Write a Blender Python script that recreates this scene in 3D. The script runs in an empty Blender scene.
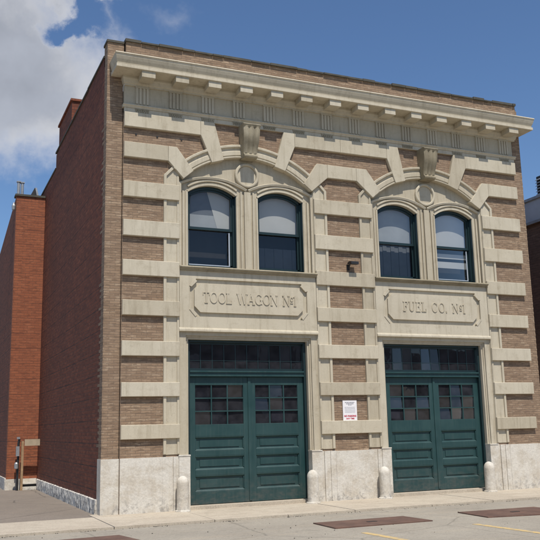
import bpy, bmesh, math, random
from mathutils import Matrix, Vector
random.seed(7)
S = bpy.context.scene
COL = S.collection
PI = math.pi

# ------------------------------------------------------------------ materials
def nt(name):
    m = bpy.data.materials.new(name); m.use_nodes = True
    n = m.node_tree; n.nodes.clear()
    out = n.nodes.new('ShaderNodeOutputMaterial'); b = n.nodes.new('ShaderNodeBsdfPrincipled')
    n.links.new(b.outputs[0], out.inputs[0])
    return m, n, b, out
def N(n, t, **k):
    x = n.nodes.new(t)
    for a, v in k.items(): setattr(x, a, v)
    return x
def pos(n, sx=1, sy=1, sz=1):
    g = N(n, 'ShaderNodeNewGeometry'); mp = N(n, 'ShaderNodeMapping')
    mp.inputs['Scale'].default_value = (sx, sy, sz)
    n.links.new(g.outputs['Position'], mp.inputs[0]); return mp.outputs[0]
def noise(n, v, scale, detail=5, rough=.6):
    x = N(n, 'ShaderNodeTexNoise'); x.inputs['Scale'].default_value = scale
    x.inputs['Detail'].default_value = detail; x.inputs['Roughness'].default_value = rough
    n.links.new(v, x.inputs['Vector']); return x.outputs['Fac']
def ramp(n, f, stops):
    r = N(n, 'ShaderNodeValToRGB'); e = r.color_ramp.elements
    while len(e) < len(stops): e.new(.5)
    for i, (p, c) in enumerate(stops):
        e[i].position = p; e[i].color = (c[0], c[1], c[2], 1) if isinstance(c, tuple) else (c, c, c, 1)
    n.links.new(f, r.inputs[0]); return r.outputs[0]
def mix(n, f, a, b, mode='MIX'):
    x = N(n, 'ShaderNodeMix', data_type='RGBA', blend_type=mode)
    for s, v in ((x.inputs[0], f), (x.inputs[6], a), (x.inputs[7], b)):
        if isinstance(v, (int, float)): s.default_value = v
        elif isinstance(v, tuple): s.default_value = (v[0], v[1], v[2], 1)
        else: n.links.new(v, s)
    return x.outputs[2]
def bump(n, b, h, strength=.3, dist=.02, prev=None):
    x = N(n, 'ShaderNodeBump'); x.inputs['Strength'].default_value = strength; x.inputs['Distance'].default_value = dist
    n.links.new(h, x.inputs['Height'])
    if prev is not None: n.links.new(prev, x.inputs['Normal'])
    n.links.new(x.outputs[0], b.inputs['Normal']); return x.outputs[0]

def stone(name, base, dirt, light, rough=.8, dscale=1.0):
    m, n, b, _ = nt(name)
    big = noise(n, pos(n), 1.1 * dscale, 6, .65)
    streak = noise(n, pos(n, 7, 7, .7), 1.3, 5, .7)
    fine = noise(n, pos(n), 45, 4, .7)
    c = mix(n, ramp(n, big, [(.35, 0), (.68, 1)]), base, light)
    c = mix(n, ramp(n, streak, [(.50, 0), (.78, .62)]), c, dirt)
    c = mix(n, .18, c, ramp(n, fine, [(.3, .35), (.7, .9)]), 'MULTIPLY')
    c = mix(n, ramp(n, noise(n, pos(n, 1, 1, 1.4), 3.1, 7, .75), [(.54, 0), (.74, .5)]), c, dirt)
    oi = N(n, 'ShaderNodeObjectInfo'); c = mix(n, 1, c, ramp(n, oi.outputs['Random'], [(0, (.84, .82, .785)), (.5, (1, .99, .97)), (1, (1.0, 1.0, 1.0))]), 'MULTIPLY')
    spot = noise(n, pos(n), 9, 6, .75); c = mix(n, ramp(n, spot, [(.62, 0), (.70, .45)]), c, tuple(x * .8 for x in dirt))
    n.links.new(c, b.inputs['Base Color']); b.inputs['Roughness'].default_value = rough
    bump(n, b, fine, .22, .004)
    return m
def brick(name, c1, c2, c3, mortar, bw=.24, rh=.072, ms=.006, streak=None, soot=None, band=None):
    m, n, b, _ = nt(name)
    g = N(n, 'ShaderNodeNewGeometry'); s = N(n, 'ShaderNodeSeparateXYZ'); n.links.new(g.outputs['Position'], s.inputs[0])
    a = N(n, 'ShaderNodeMath', operation='ADD'); n.links.new(s.outputs[0], a.inputs[0]); n.links.new(s.outputs[1], a.inputs[1])
    cv = N(n, 'ShaderNodeCombineXYZ'); n.links.new(a.outputs[0], cv.inputs[0]); n.links.new(s.outputs[2], cv.inputs[1])
    t = N(n, 'ShaderNodeTexBrick'); n.links.new(cv.outputs[0], t.inputs['Vector'])
    t.inputs['Scale'].default_value = 1; t.inputs['Brick Width'].default_value = bw; t.inputs['Row Height'].default_value = rh
    t.inputs['Mortar Size'].default_value = ms; t.inputs['Mortar Smooth'].default_value = .4; t.inputs['Bias'].default_value = -.1
    t.inputs['Color1'].default_value = (*c1, 1); t.inputs['Color2'].default_value = (*c2, 1); t.inputs['Mortar'].default_value = (*mortar, 1)
    # per-course colour drift: cells as long as a few bricks and one course high
    mp = N(n, 'ShaderNodeMapping'); mp.inputs['Scale'].default_value = (.75 / bw, 1 / rh * .8, 1); n.links.new(cv.outputs[0], mp.inputs[0])
    v = noise(n, mp.outputs[0], 1.0, 3, .7)
    col = mix(n, ramp(n, v, [(.53, 0), (.64, .75)]), t.outputs['Color'], c3)
    v2 = noise(n, mp.outputs[0], 1.37, 2, .6)
    col = mix(n, ramp(n, v2, [(.38, .65), (.46, 0)]), col, tuple(x * .6 for x in c2))
    col = mix(n, t.outputs['Fac'], col, mortar)
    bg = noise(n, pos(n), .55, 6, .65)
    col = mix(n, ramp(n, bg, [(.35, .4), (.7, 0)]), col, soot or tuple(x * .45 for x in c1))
    if band:
        t2 = N(n, 'ShaderNodeTexBrick'); n.links.new(cv.outputs[0], t2.inputs['Vector'])
        t2.inputs['Scale'].default_value = 1; t2.inputs['Brick Width'].default_value = 60; t2.inputs['Row Height'].default_value = rh * 6
        t2.inputs['Mortar Size'].default_value = .016; t2.inputs['Mortar Smooth'].default_value = .6
        brk = noise(n, pos(n, .8, .8, 3), 2.0, 3, .6)
        mm = N(n, 'ShaderNodeMath', operation='MULTIPLY'); n.links.new(t2.outputs['Fac'], mm.inputs[0]); n.links.new(ramp(n, brk, [(.4, .15), (.6, 1)]), mm.inputs[1])
        col = mix(n, mm.outputs[0], col, band)
    fine = noise(n, pos(n), 60, 3, .7)
    col = mix(n, .25, col, ramp(n, fine, [(.3, .35), (.7, 1.)]), 'MULTIPLY')
    n.links.new(col, b.inputs['Base Color']); b.inputs['Roughness'].default_value = .9
    inv = N(n, 'ShaderNodeMath', operation='SUBTRACT'); inv.inputs[0].default_value = 1; n.links.new(t.outputs['Fac'], inv.inputs[1])
    p = bump(n, b, inv.outputs[0], .5, .006)
    bump(n, b, fine, .25, .004, p)
    return m
def plain(name, col, rough=.5, metal=0, var=.25, scale=8, bmp=.1):
    m, n, b, _ = nt(name)
    f = noise(n, pos(n), scale, 6, .65)
    c = mix(n, ramp(n, f, [(.3, 0), (.75, 1)]), tuple(x * (1 - var) for x in col), tuple(min(1, x * (1 + var)) for x in col))
    n.links.new(c, b.inputs['Base Color']); b.inputs['Roughness'].default_value = rough; b.inputs['Metallic'].default_value = metal
    bump(n, b, noise(n, pos(n), scale * 6, 3), bmp, .004)
    return m
def glass(name, tint, refl=1.0, dust=0):
    m, n, b, out = nt(name); n.nodes.remove(b)
    t = N(n, 'ShaderNodeBsdfTransparent'); t.inputs[0].default_value = (*tint, 1)
    g = N(n, 'ShaderNodeBsdfGlossy'); g.inputs['Roughness'].default_value = .02; g.inputs[0].default_value = (1, 1, 1, 1)
    wob = N(n, 'ShaderNodeBump'); wob.inputs['Strength'].default_value = .06; wob.inputs['Distance'].default_value = .02
    n.links.new(noise(n, pos(n), 3.5, 2), wob.inputs['Height']); n.links.new(wob.outputs[0], g.inputs['Normal'])
    f = N(n, 'ShaderNodeFresnel'); f.inputs[0].default_value = 1.5
    mu = N(n, 'ShaderNodeMath', operation='MULTIPLY', use_clamp=True); mu.inputs[1].default_value = refl; n.links.new(f.outputs[0], mu.inputs[0])
    x = N(n, 'ShaderNodeMixShader'); n.links.new(mu.outputs[0], x.inputs[0]); n.links.new(t.outputs[0], x.inputs[1]); n.links.new(g.outputs[0], x.inputs[2])
    if dust:
        d = N(n, 'ShaderNodeBsdfDiffuse'); d.inputs[0].default_value = (.13, .13, .15, 1)
        y = N(n, 'ShaderNodeMixShader'); n.links.new(ramp(n, noise(n, pos(n, 1, 1, 1), 4.5, 5), [(.35, dust * .35), (.7, dust)]), y.inputs[0])
        n.links.new(x.outputs[0], y.inputs[1]); n.links.new(d.outputs[0], y.inputs[2]); x = y
    n.links.new(x.outputs[0], out.inputs[0]); return m

M = {}
M['cream'] = stone('painted_cream_stone', (.51, .455, .345), (.30, .25, .17), (.58, .525, .41))
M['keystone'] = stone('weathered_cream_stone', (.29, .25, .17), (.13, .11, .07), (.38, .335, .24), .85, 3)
M['tan'] = brick('tan_brick', (.345, .235, .147), (.235, .152, .092), (.50, .38, .26), (.17, .123, .085), .205, .052, .005, soot=(.22, .155, .112))
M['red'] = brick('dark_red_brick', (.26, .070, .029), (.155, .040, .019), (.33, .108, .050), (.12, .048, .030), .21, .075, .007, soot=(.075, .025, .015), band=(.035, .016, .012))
M['orange'] = brick('orange_red_brick', (.33, .105, .046), (.25, .078, .036), (.37, .135, .065), (.17, .072, .042), .21, .075, .006, soot=(.20, .062, .030), band=(.10, .036, .022))
def worn_paint():
    m, n, b, _ = nt('worn_dark_green_paint')
    g = N(n, 'ShaderNodeNewGeometry'); sx = N(n, 'ShaderNodeSeparateXYZ'); n.links.new(g.outputs['Position'], sx.inputs[0])
    big = noise(n, pos(n), 2.2, 5, .6); st = noise(n, pos(n, 14, 14, .8), 1.6, 5, .7); sp = noise(n, pos(n), 26, 5, .75)
    c = mix(n, ramp(n, big, [(.3, 0), (.7, 1)]), (.0115, .043, .044), (.017, .056, .056))
    c = mix(n, ramp(n, st, [(.50, 0), (.72, .5)]), c, (.045, .078, .074))
    low = N(n, 'ShaderNodeMapRange'); low.inputs['From Min'].default_value = .75; low.inputs['From Max'].default_value = .05; n.links.new(sx.outputs[2], low.inputs['Value'])
    k = N(n, 'ShaderNodeMath', operation='MULTIPLY'); n.links.new(low.outputs[0], k.inputs[0]); n.links.new(ramp(n, noise(n, pos(n, 1, 1, 2), 6, 6, .7), [(.42, .05), (.7, .6)]), k.inputs[1])
    c = mix(n, k.outputs[0], c, (.11, .10, .085))
    c = mix(n, ramp(n, sp, [(.68, 0), (.72, .6)]), c, (.07, .085, .08))
    n.links.new(c, b.inputs['Base Color']); n.links.new(ramp(n, big, [(.3, .38), (.7, .6)]), b.inputs['Roughness'])
    bump(n, b, st, .12, .003); return m
M['green'] = worn_paint()
M['green_dark'] = plain('dark_green_frame_paint', (.010, .026, .029), .4, 0, .15, 3, .05)
def rusty():
    m, n, b, _ = nt('rusty_steel')
    c = mix(n, ramp(n, noise(n, pos(n), 3.5, 7, .7), [(.35, 0), (.65, 1)]), (.085, .047, .036), (.155, .085, .060))
    c = mix(n, ramp(n, noise(n, pos(n, .5, 5, 1), 3, 5, .7), [(.5, 0), (.75, .6)]), c, (.20, .15, .115))
    c = mix(n, ramp(n, noise(n, pos(n), 40, 4, .7), [(.55, 0), (.7, .6)]), c, (.05, .03, .025))
    n.links.new(c, b.inputs['Base Color']); b.inputs['Roughness'].default_value = .7
    bump(n, b, noise(n, pos(n), 60, 4, .7), .4, .004); return m
M['rust'] = rusty()
M['iron'] = plain('dark_iron', (.03, .03, .032), .5, .3)
M['galv'] = plain('galvanised_grey_metal', (.36, .37, .38), .45, .5, .2)
M['lightmetal'] = plain('light_grey_metal_cladding', (.56, .58, .60), .55, 0, .12, 1.5, .03)
M['alu'] = plain('aluminium_storm_frame', (.62, .64, .65), .35, .5, .08)
M['blind'] = plain('pale_window_blind', (.47, .46, .43), .8, 0, .05, 2, .0)
M['blind_mid'] = plain('grey_window_blind', (.33, .34, .34), .8, 0, .12, 2, 0)
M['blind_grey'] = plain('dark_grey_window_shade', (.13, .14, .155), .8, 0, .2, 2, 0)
M['greywall'] = plain('grey_rendered_wall', (.15, .15, .16), .9, 0, .3, .6)
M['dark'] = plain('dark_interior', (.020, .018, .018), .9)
M['coping'] = plain('dark_coping', (.07, .065, .05), .8, 0, .35, 4)
M['roof'] = plain('tar_roof', (.06, .06, .06), .9)
M['wood'] = plain('weathered_wood', (.34, .22, .12), .8, 0, .3, 6)
M['palewood'] = plain('pale_wood', (.40, .32, .22), .8, 0, .2, 6)
M['white'] = plain('white_sign_enamel', (.80, .78, .78), .5, 0, .04)
M['signgrey'] = plain('grey_sign_ink', (.18, .18, .22), .6)
M['signred'] = plain('red_sign_ink', (.50, .035, .07), .6)
M['glass'] = glass('window_glass', (.86, .88, .89), 1.05)
M['doorglass'] = glass('door_glass', (.34, .33, .40), 1.2, .22)
M['brownwall'] = brick('brown_brick', (.30, .17, .11), (.23, .13, .085), (.33, .20, .135), (.15, .10, .075), .24, .075, .006)  # brown brick in its own colour

def whitestone():
    m, n, b, _ = nt('whitewashed_granite')
    big = noise(n, pos(n), 2.6, 7, .7); fine = noise(n, pos(n), 30, 5, .7)
    st = noise(n, pos(n, 5, 5, .9), 1.7, 6, .75)
    c = mix(n, ramp(n, big, [(.40, 0), (.55, 1)]), (.56, .505, .415), (.67, .63, .55))
    c = mix(n, ramp(n, st, [(.60, 0), (.80, .45)]), c, (.42, .35, .26))
    s = N(n, 'ShaderNodeSeparateXYZ'); g = N(n, 'ShaderNodeNewGeometry'); n.links.new(g.outputs['Position'], s.inputs[0])
    low = N(n, 'ShaderNodeMapRange'); low.inputs['From Min'].default_value = .42; low.inputs['From Max'].default_value = 0
    low.inputs['To Max'].default_value = .9
    n.links.new(s.outputs[2], low.inputs['Value'])
    pat = N(n, 'ShaderNodeMath', operation='MULTIPLY'); n.links.new(low.outputs[0], pat.inputs[0])
    n.links.new(ramp(n, noise(n, pos(n), 7, 7, .75), [(.5, 0), (.6, 1)]), pat.inputs[1])
    c = mix(n, pat.outputs[0], c, (.32, .30, .27))
    c = mix(n, .35, c, ramp(n, fine, [(.3, .45), (.65, 1.)]), 'MULTIPLY')
    n.links.new(c, b.inputs['Base Color']); b.inputs['Roughness'].default_value = .85
    p = bump(n, b, noise(n, pos(n), 14, 6, .7), .5, .02); bump(n, b, fine, .3, .005, p); return m
M['granite'] = whitestone()
def rubble():
    m, n, b, _ = nt('rough_whitewashed_rubble')
    v = N(n, 'ShaderNodeTexVoronoi'); v.inputs['Scale'].default_value = 9; n.links.new(pos(n), v.inputs['Vector'])
    sc = N(n, 'ShaderNodeSeparateColor'); n.links.new(v.outputs['Color'], sc.inputs[0])
    c = ramp(n, sc.outputs[0], [(0, (.16, .15, .135)), (.5, (.40, .375, .33)), (1, (.66, .62, .55))])
    c = mix(n, ramp(n, noise(n, pos(n), 16, 6, .75), [(.42, 0), (.62, .85)]), c, (.70, .665, .60))
    c = mix(n, ramp(n, noise(n, pos(n), 23, 5, .7), [(.58, 0), (.66, .8)]), c, (.13, .12, .11))
    n.links.new(c, b.inputs['Base Color']); b.inputs['Roughness'].default_value = .9
    bump(n, b, noise(n, pos(n), 20, 5, .7), .6, .02); return m
M['rubble'] = rubble()

def ground_mat(name, a, b_, crack, scale=.5, spots=.3, brown=(.3, .26, .2), ck=.75):
    m, n, b, _ = nt(name)
    v = pos(n)
    big = noise(n, v, scale, 7, .65); mid = noise(n, v, 4, 6, .7); fine = noise(n, v, 90, 4, .75)
    st = noise(n, pos(n, .35, 3.0, 1), 1.2, 6, .65)
    c = mix(n, ramp(n, big, [(.35, 0), (.65, 1)]), a, b_)
    c = mix(n, ramp(n, mid, [(.45, 0), (.75, .45)]), c, crack)
    c = mix(n, ramp(n, st, [(.5, 0), (.75, .5)]), c, brown)
    vo = N(n, 'ShaderNodeTexVoronoi', feature='DISTANCE_TO_EDGE'); vo.inputs['Scale'].default_value = .35
    wv = N(n, 'ShaderNodeMixRGB'); wv.inputs[0].default_value = .12; nn = N(n, 'ShaderNodeTexNoise'); nn.inputs['Scale'].default_value = 2.5; nn.inputs['Detail'].default_value = 6
    n.links.new(v, nn.inputs['Vector']); n.links.new(v, wv.inputs[1]); n.links.new(nn.outputs['Color'], wv.inputs[2]); n.links.new(wv.outputs[0], vo.inputs['Vector'])
    c = mix(n, ramp(n, vo.outputs['Distance'], [(.0, ck), (.008, 0)]), c, tuple(x * .35 for x in a))
    sp = noise(n, v, 6, 3, .5)
    c = mix(n, ramp(n, sp, [(.68, 0), (.74, spots)]), c, tuple(x * .4 for x in a))
    agg = N(n, 'ShaderNodeTexVoronoi'); agg.inputs['Scale'].default_value = 55; n.links.new(v, agg.inputs['Vector'])
    sc = N(n, 'ShaderNodeSeparateColor'); n.links.new(agg.outputs['Color'], sc.inputs[0])
    c = mix(n, .45, c, ramp(n, sc.outputs[0], [(.0, .55), (.5, .9), (1, 1.)]), 'MULTIPLY')
    oil = noise(n, pos(n, 1, 1.6, 1), 1.7, 5, .6)
    c = mix(n, ramp(n, oil, [(.60, 0), (.72, spots * 1.3)]), c, tuple(x * .5 for x in a))
    c = mix(n, .35, c, ramp(n, fine, [(.3, .5), (.7, 1.)]), 'MULTIPLY')
    n.links.new(c, b.inputs['Base Color']); b.inputs['Roughness'].default_value = .92
    p = bump(n, b, fine, .5, .006); bump(n, b, mid, .3, .02, p); return m
M['lot'] = ground_mat('worn_asphalt', (.33, .295, .24), (.41, .37, .30), (.23, .205, .165), brown=(.42, .35, .26), ck=.45)
M['alley'] = ground_mat('old_alley_paving', (.22, .185, .15), (.27, .225, .18), (.16, .135, .11), brown=(.27, .215, .16))
M['walk'] = ground_mat('tan_concrete', (.50, .43, .335), (.58, .51, .40), (.37, .31, .24), .9, .2, (.40, .32, .235), .12)
M['far'] = ground_mat('far_ground', (.20, .19, .17), (.24, .22, .2), (.15, .14, .13))
def line_mat():
    m, n, b, _ = nt('worn_yellow_paint')
    f = noise(n, pos(n), 12, 6, .75)
    c = mix(n, ramp(n, f, [(.48, 0), (.62, .85)]), (.56, .40, .17), (.29, .27, .23))
    n.links.new(c, b.inputs['Base Color']); b.inputs['Roughness'].default_value = .85; return m
M['yellow'] = line_mat()

# ------------------------------------------------------------------ mesh helpers
def link(name, bm, mat, parent=None, smooth=False, bev=0):
    if bev:
        es = [e for e in bm.edges if len(e.link_faces) == 2 and e.calc_face_angle(0) > .5]
        bmesh.ops.bevel(bm, geom=es, offset=bev, segments=1, affect='EDGES', clamp_overlap=True)
    bmesh.ops.recalc_face_normals(bm, faces=bm.faces)
    me = bpy.data.meshes.new(name); bm.to_mesh(me); bm.free()
    if smooth:
        for p in me.polygons: p.use_smooth = True
    me.materials.append(M[mat]); o = bpy.data.objects.new(name, me); COL.objects.link(o)
    if parent: o.parent = parent
    return o
def box(bm, x0, x1, y0, y1, z0, z1):
    v = [bm.verts.new((x, y, z)) for x in (x0, x1) for y in (y0, y1) for z in (z0, z1)]
    for f in ((0, 1, 3, 2), (4, 6, 7, 5), (0, 4, 5, 1), (2, 3, 7, 6), (0, 2, 6, 4), (1, 5, 7, 3)): bm.faces.new([v[i] for i in f])
def prism(bm, pts, y0, y1, axis='y'):
    """extrude a (possibly concave) outline; axis y: pts are (x,z); axis x: pts are (y,z), y0/y1 along x; axis z: (x,y)"""
    P = {'y': lambda p, d: (p[0], d, p[1]), 'x': lambda p, d: (d, p[0], p[1]), 'z': lambda p, d: (p[0], p[1], d)}[axis]
    a = [bm.verts.new(P(p, y0)) for p in pts]; b = [bm.verts.new(P(p, y1)) for p in pts]
    f1 = bm.faces.new(a); f2 = bm.faces.new(b[::-1]); k = len(pts)
    for i in range(k): bm.faces.new((a[i], b[i], b[(i + 1) % k], a[(i + 1) % k]))
    f1.normal_update(); f2.normal_update()
    if k > 4: bmesh.ops.triangulate(bm, faces=[f1, f2], quad_method='BEAUTY', ngon_method='EAR_CLIP')
def arc(cx, cz, r, a0, a1, n):   # angles measured from vertical, + to the right
    return [(cx + r * math.sin(a0 + (a1 - a0) * i / n), cz + r * math.cos(a0 + (a1 - a0) * i / n)) for i in range(n + 1)]
def sweep_arc(bm, cx, cz, prof, a0, a1, n=40):   # prof: closed list (r, y)
    rows = []
    for i in range(n + 1):
        a = a0 + (a1 - a0) * i / n
        rows.append([bm.verts.new((cx + r * math.sin(a), y, cz + r * math.cos(a))) for r, y in prof])
    k = len(prof)
    for i in range(n):
        for j in range(k): bm.faces.new((rows[i][j], rows[i][(j + 1) % k], rows[i + 1][(j + 1) % k], rows[i + 1][j]))
    bm.faces.new(rows[0]); bm.faces.new(rows[-1][::-1])
def sweep_x(bm, prof, x0, x1, m0=0, m1=0):   # prof closed (y,z) ; ends mitred: x shifts by m*(y)
    a = [bm.verts.new((x0 + m0 * y, y, z)) for y, z in prof]; b = [bm.verts.new((x1 + m1 * y, y, z)) for y, z in prof]
    k = len(prof); f1 = bm.faces.new(a); f2 = bm.faces.new(b[::-1])
    for i in range(k): bm.faces.new((a[i], b[i], b[(i + 1) % k], a[(i + 1) % k]))
    f1.normal_update(); f2.normal_update()
    if k > 4: bmesh.ops.triangulate(bm, faces=[f1, f2], ngon_method='EAR_CLIP')
def tube(bm, pts, r, seg=10):
    rows = []
    for i, p in enumerate(pts):
        p = Vector(p); d = (Vector(pts[min(i + 1, len(pts) - 1)]) - Vector(pts[max(i - 1, 0)])).normalized()
        u = d.orthogonal().normalized(); w = d.cross(u)
        rows.append([bm.verts.new(p + (u * math.cos(2 * PI * j / seg) + w * math.sin(2 * PI * j / seg)) * r) for j in range(seg)])
    for i in range(len(pts) - 1):
        for j in range(seg): bm.faces.new((rows[i][j], rows[i][(j + 1) % seg], rows[i + 1][(j + 1) % seg], rows[i + 1][j]))
    bm.faces.new(rows[0]); bm.faces.new(rows[-1])
def lathe(bm, cx, cy, prof, seg=24):
    rows = [[bm.verts.new((cx + r * math.cos(2 * PI * j / seg), cy + r * math.sin(2 * PI * j / seg), z)) for j in range(seg)] for r, z in prof]
    for i in range(len(rows) - 1):
        for j in range(seg): bm.faces.new((rows[i][j], rows[i][(j + 1) % seg], rows[i + 1][(j + 1) % seg], rows[i + 1][j]))
    bm.faces.new(rows[0][::-1]); bm.faces.new(rows[-1])
def part(name, mat, parent, *boxes, bev=0, smooth=False):
    bm = bmesh.new()
    for b in boxes: box(bm, *b)
    return link(name, bm, mat, parent, smooth, bev)
def empty(name, loc=(0, 0, 0)):
    o = bpy.data.objects.new(name, None); COL.objects.link(o); o.location = loc; o.empty_display_size = .3; return o
def tag(o, label, cat, group=None):
    o['label'] = label; o['category'] = cat
    if group: o['group'] = group
    return o
def structure(o): o['kind'] = 'structure'; return o
def copy_tree(o, parent=None):
    c = o.copy(); COL.objects.link(c)
    if parent: c.parent = parent
    for ch in o.children: copy_tree(ch, c)
    return c

# ------------------------------------------------------------------ ground
bm = bmesh.new(); box(bm, -400, 400, -400, 600, -.5, -.045); structure(link('ground', bm, 'far'))
bm = bmesh.new(); prism(bm, [(-60, -60), (60, -60), (60, -1.885), (-60, -1.885)], -.2, -.03, 'z'); structure(link('parking_lot', bm, 'lot'))
bm = bmesh.new()
x = -12.0
# concrete walk in slabs, kerb edge a little irregular
joints = [-12, -8.2, -4.6, -2.3, -.17, 1.62, 3.05, 4.45, 6.2, 7.7, 9.1, 10.9, 13, 16, 20, 26, 34, 44]
for i in range(len(joints) - 1):
    a, b = joints[i] + .006, joints[i + 1] - .006
    dz = random.uniform(-.004, .004)
    back = -.02 if b > 0 else -.10
    ybk = .36 if a > -.2 and b < 11 else back
    box(bm, a, b, -1.88, ybk, -.2, .012 + dz)
structure(link('sidewalk', bm, 'walk', None, False, .006))
bm = bmesh.new(); prism(bm, [(-30, -.12), (0.0, -.12), (0.0, 40), (-30, 40)], -.2, .0, 'z'); structure(link('alley_paving', bm, 'alley'))
def quad(name, pts, z, th, mat):
    bm = bmesh.new(); prism(bm, pts, z - th, z, 'z'); return link(name, bm, mat)
quad_line = [[(3.03, -4.60), (3.15, -4.60), (3.30, -6.9), (3.18, -6.9)], [(5.06, -4.66), (5.18, -4.66), (5.36, -7.4), (5.24, -7.4)],
             [(7.15, -4.9), (7.27, -4.9), (7.45, -7.4), (7.33, -7.4)]]
for q in quad_line: structure(quad('painted_line', q, -.026, .003, 'yellow'))
P1 = quad('steel_cover_plate', [(2.95, -3.11), (4.74, -3.11), (4.79, -3.95), (2.93, -3.95)], -.012, .03, 'rust')
tag(P1, 'rusty steel plate lying on the lot in front of the centre pier', 'steel plate', 'rusty steel plates on the lot')
P2 = quad('steel_cover_plate', [(5.9, -3.13), (7.6, -3.2), (7.62, -4.4), (5.84, -4.08)], -.012, .03, 'rust')
tag(P2, 'rusty steel plate on the lot outside the right hand garage doors', 'steel plate', 'rusty steel plates on the lot')
P3 = quad('steel_cover_plate', [(-1.9, -2.92), (-.30, -2.80), (-.15, -3.6), (-1.9, -3.75)], -.012, .03, 'rust')
for pl, ps in ((P1, [(2.95, -3.11), (4.74, -3.11), (4.79, -3.95), (2.93, -3.95)]), (P2, [(5.9, -3.13), (7.6, -3.2), (7.62, -4.4), (5.84, -4.08)]), (P3, [(-1.9, -2.92), (-.30, -2.80), (-.15, -3.6), (-1.9, -3.75)])):
    bm = bmesh.new(); cxx = sum(p[0] for p in ps) / 4; cyy = sum(p[1] for p in ps) / 4
    box(bm, cxx - .09, cxx + .09, cyy - .03, cyy + .03, -.0119, -.006)
    hd = link('lifting_lug', bm, 'iron', pl, False, .002)
tag(P3, 'rusty steel plate cut off by the bottom edge near the building corner', 'steel plate', 'rusty steel plates on the lot')

# ------------------------------------------------------------------ the fire station
W = 10.93; XL, XR = .35, 10.66
B = tag(empty('brick_building', (5.47, 4, 0)), 'two storey tan brick building with cream stone trim and two green garage doorways', 'building')
class Inv: pass
def P(o):   # parts keep world coordinates although the root sits at its base
    o.matrix_parent_inverse = Matrix.Translation(-B.location); return o
BY = .05
bays = [3.15, 7.86]
# front brick skin with the two arched bays cut out
out = [(XL, 0), (XL, 9.80), (XR, 9.80), (XR, 0)]
pts = [(XL, 0), (XL, 8.3), (XR, 8.3), (XR, 0)]
for c in bays[::-1]:
    a = math.asin(1.607 / 2.30)
    pts += [(c + 1.607, 0)] + arc(c, 5.30, 2.30, a, -a, 24) + [(c - 1.607, 0)]
bm = bmesh.new(); prism(bm, pts, BY, .35)
box(bm, 0.0, XL - .012, .085, .35, 0, 9.30); box(bm, XR + .012, W, .085, .35, 0, 9.30)     # corner piers stand back a little
# tan corner teeth returning into the red side wall
z = 1.10; i = 0
while z < 9.3:
    if i % 2 == 0:
        L = random.choice([.0, .10, .12, .2])
        box(bm, -.002, .05, .087, .35 + L, z, z + .055)
        box(bm, W - .05, W + .003, .082, .35 + L, z, z + .055)
    z += .124 if i % 5 else .186; i += 2 if random.random() < .85 else 1
P(link('front_wall', bm, 'tan', B))
# side, rear walls and roof
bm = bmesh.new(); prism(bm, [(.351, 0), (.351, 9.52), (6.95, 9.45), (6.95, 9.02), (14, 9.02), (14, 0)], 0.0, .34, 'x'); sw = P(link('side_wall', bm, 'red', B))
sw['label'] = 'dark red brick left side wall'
P(part('side_wall', 'red', B, (W - .34, W - .004, .351, 14, 0, 9.42)))
P(part('rear_wall', 'red', B, (.34, W - .35, 13.7, 14, 0, 9.0)))
P(part('roof', 'roof', B, (.341, W - .345, .36, 13.69, 8.7, 8.8)))
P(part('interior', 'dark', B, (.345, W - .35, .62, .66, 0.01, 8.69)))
bm = bmesh.new(); box(bm, -.03, .37, 2.2, 6.95, 9.485, 9.53); box(bm, -.02, .37, 6.95, 14.02, 9.02, 9.07); box(bm, -.025, .37, .36, 2.2, 9.515, 9.56)
P(link('coping', bm, 'coping', B))
bm = bmesh.new(); box(bm, -.002, 1.3, 4.45, 6.5, 9.0, 10.14); box(bm, -.04, 1.35, 4.41, 6.54, 10.14, 10.20)
ch = P(link('chimney', bm, 'red', B))
# rubble base of side wall: one lumpy course of rough whitewashed stone
bm = bmesh.new(); ny = 110; rows_ = []
for a_ in range(ny + 1):
    y = .36 + 8.5 * a_ / ny; tz = .275 + random.uniform(-.006, .006)
    rows_.append([bm.verts.new(q) for q in ((.01, y, 0), (-.045 - random.uniform(0, .02), y, 0), (-.040 - random.uniform(0, .025), y, .09), (-.036 - random.uniform(0, .025), y, .18), (-.032 - random.uniform(0, .012), y, tz), (.01, y, tz + .012))])
for a_ in range(ny):
    for b_ in range(5): bm.faces.new((rows_[a_][b_], rows_[a_][b_ + 1], rows_[a_ + 1][b_ + 1], rows_[a_ + 1][b_]))
bm.faces.new(rows_[0]); bm.faces.new(rows_[-1])
P(link('rubble_base', bm, 'rubble', B))

# parapet
bm = bmesh.new(); box(bm, XL + .03, XR + .16, .02, .36, 9.10, 9.80); P(link('parapet', bm, 'tan', B))
bm = bmesh.new(); box(bm, 0, XL + .0, .085, .40, 9.302, 9.76); P(link('parapet', bm, 'tan', B)); bm = bmesh.new(); box(bm, XR + .18, W - .01, .085, .38, 9.302, 9.70); P(link('parapet', bm, 'tan', B))
bm = bmesh.new()
x = XL + .01
while x < XR + .16:
    L = random.uniform(.25, .7); e = min(x + L, XR + .17); dz = random.uniform(-.015, .018)
    box(bm, x, e - .008, -.025 + random.uniform(-.015, .012), .40, 9.80, 9.845 + dz); x += L
box(bm, -.02, XL - .0, .06, .42, 9.76, 9.81); box(bm, XR + .19, W - .05, .07, .38, 9.70, 9.735)
P(link('coping', bm, 'coping', B))

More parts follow.
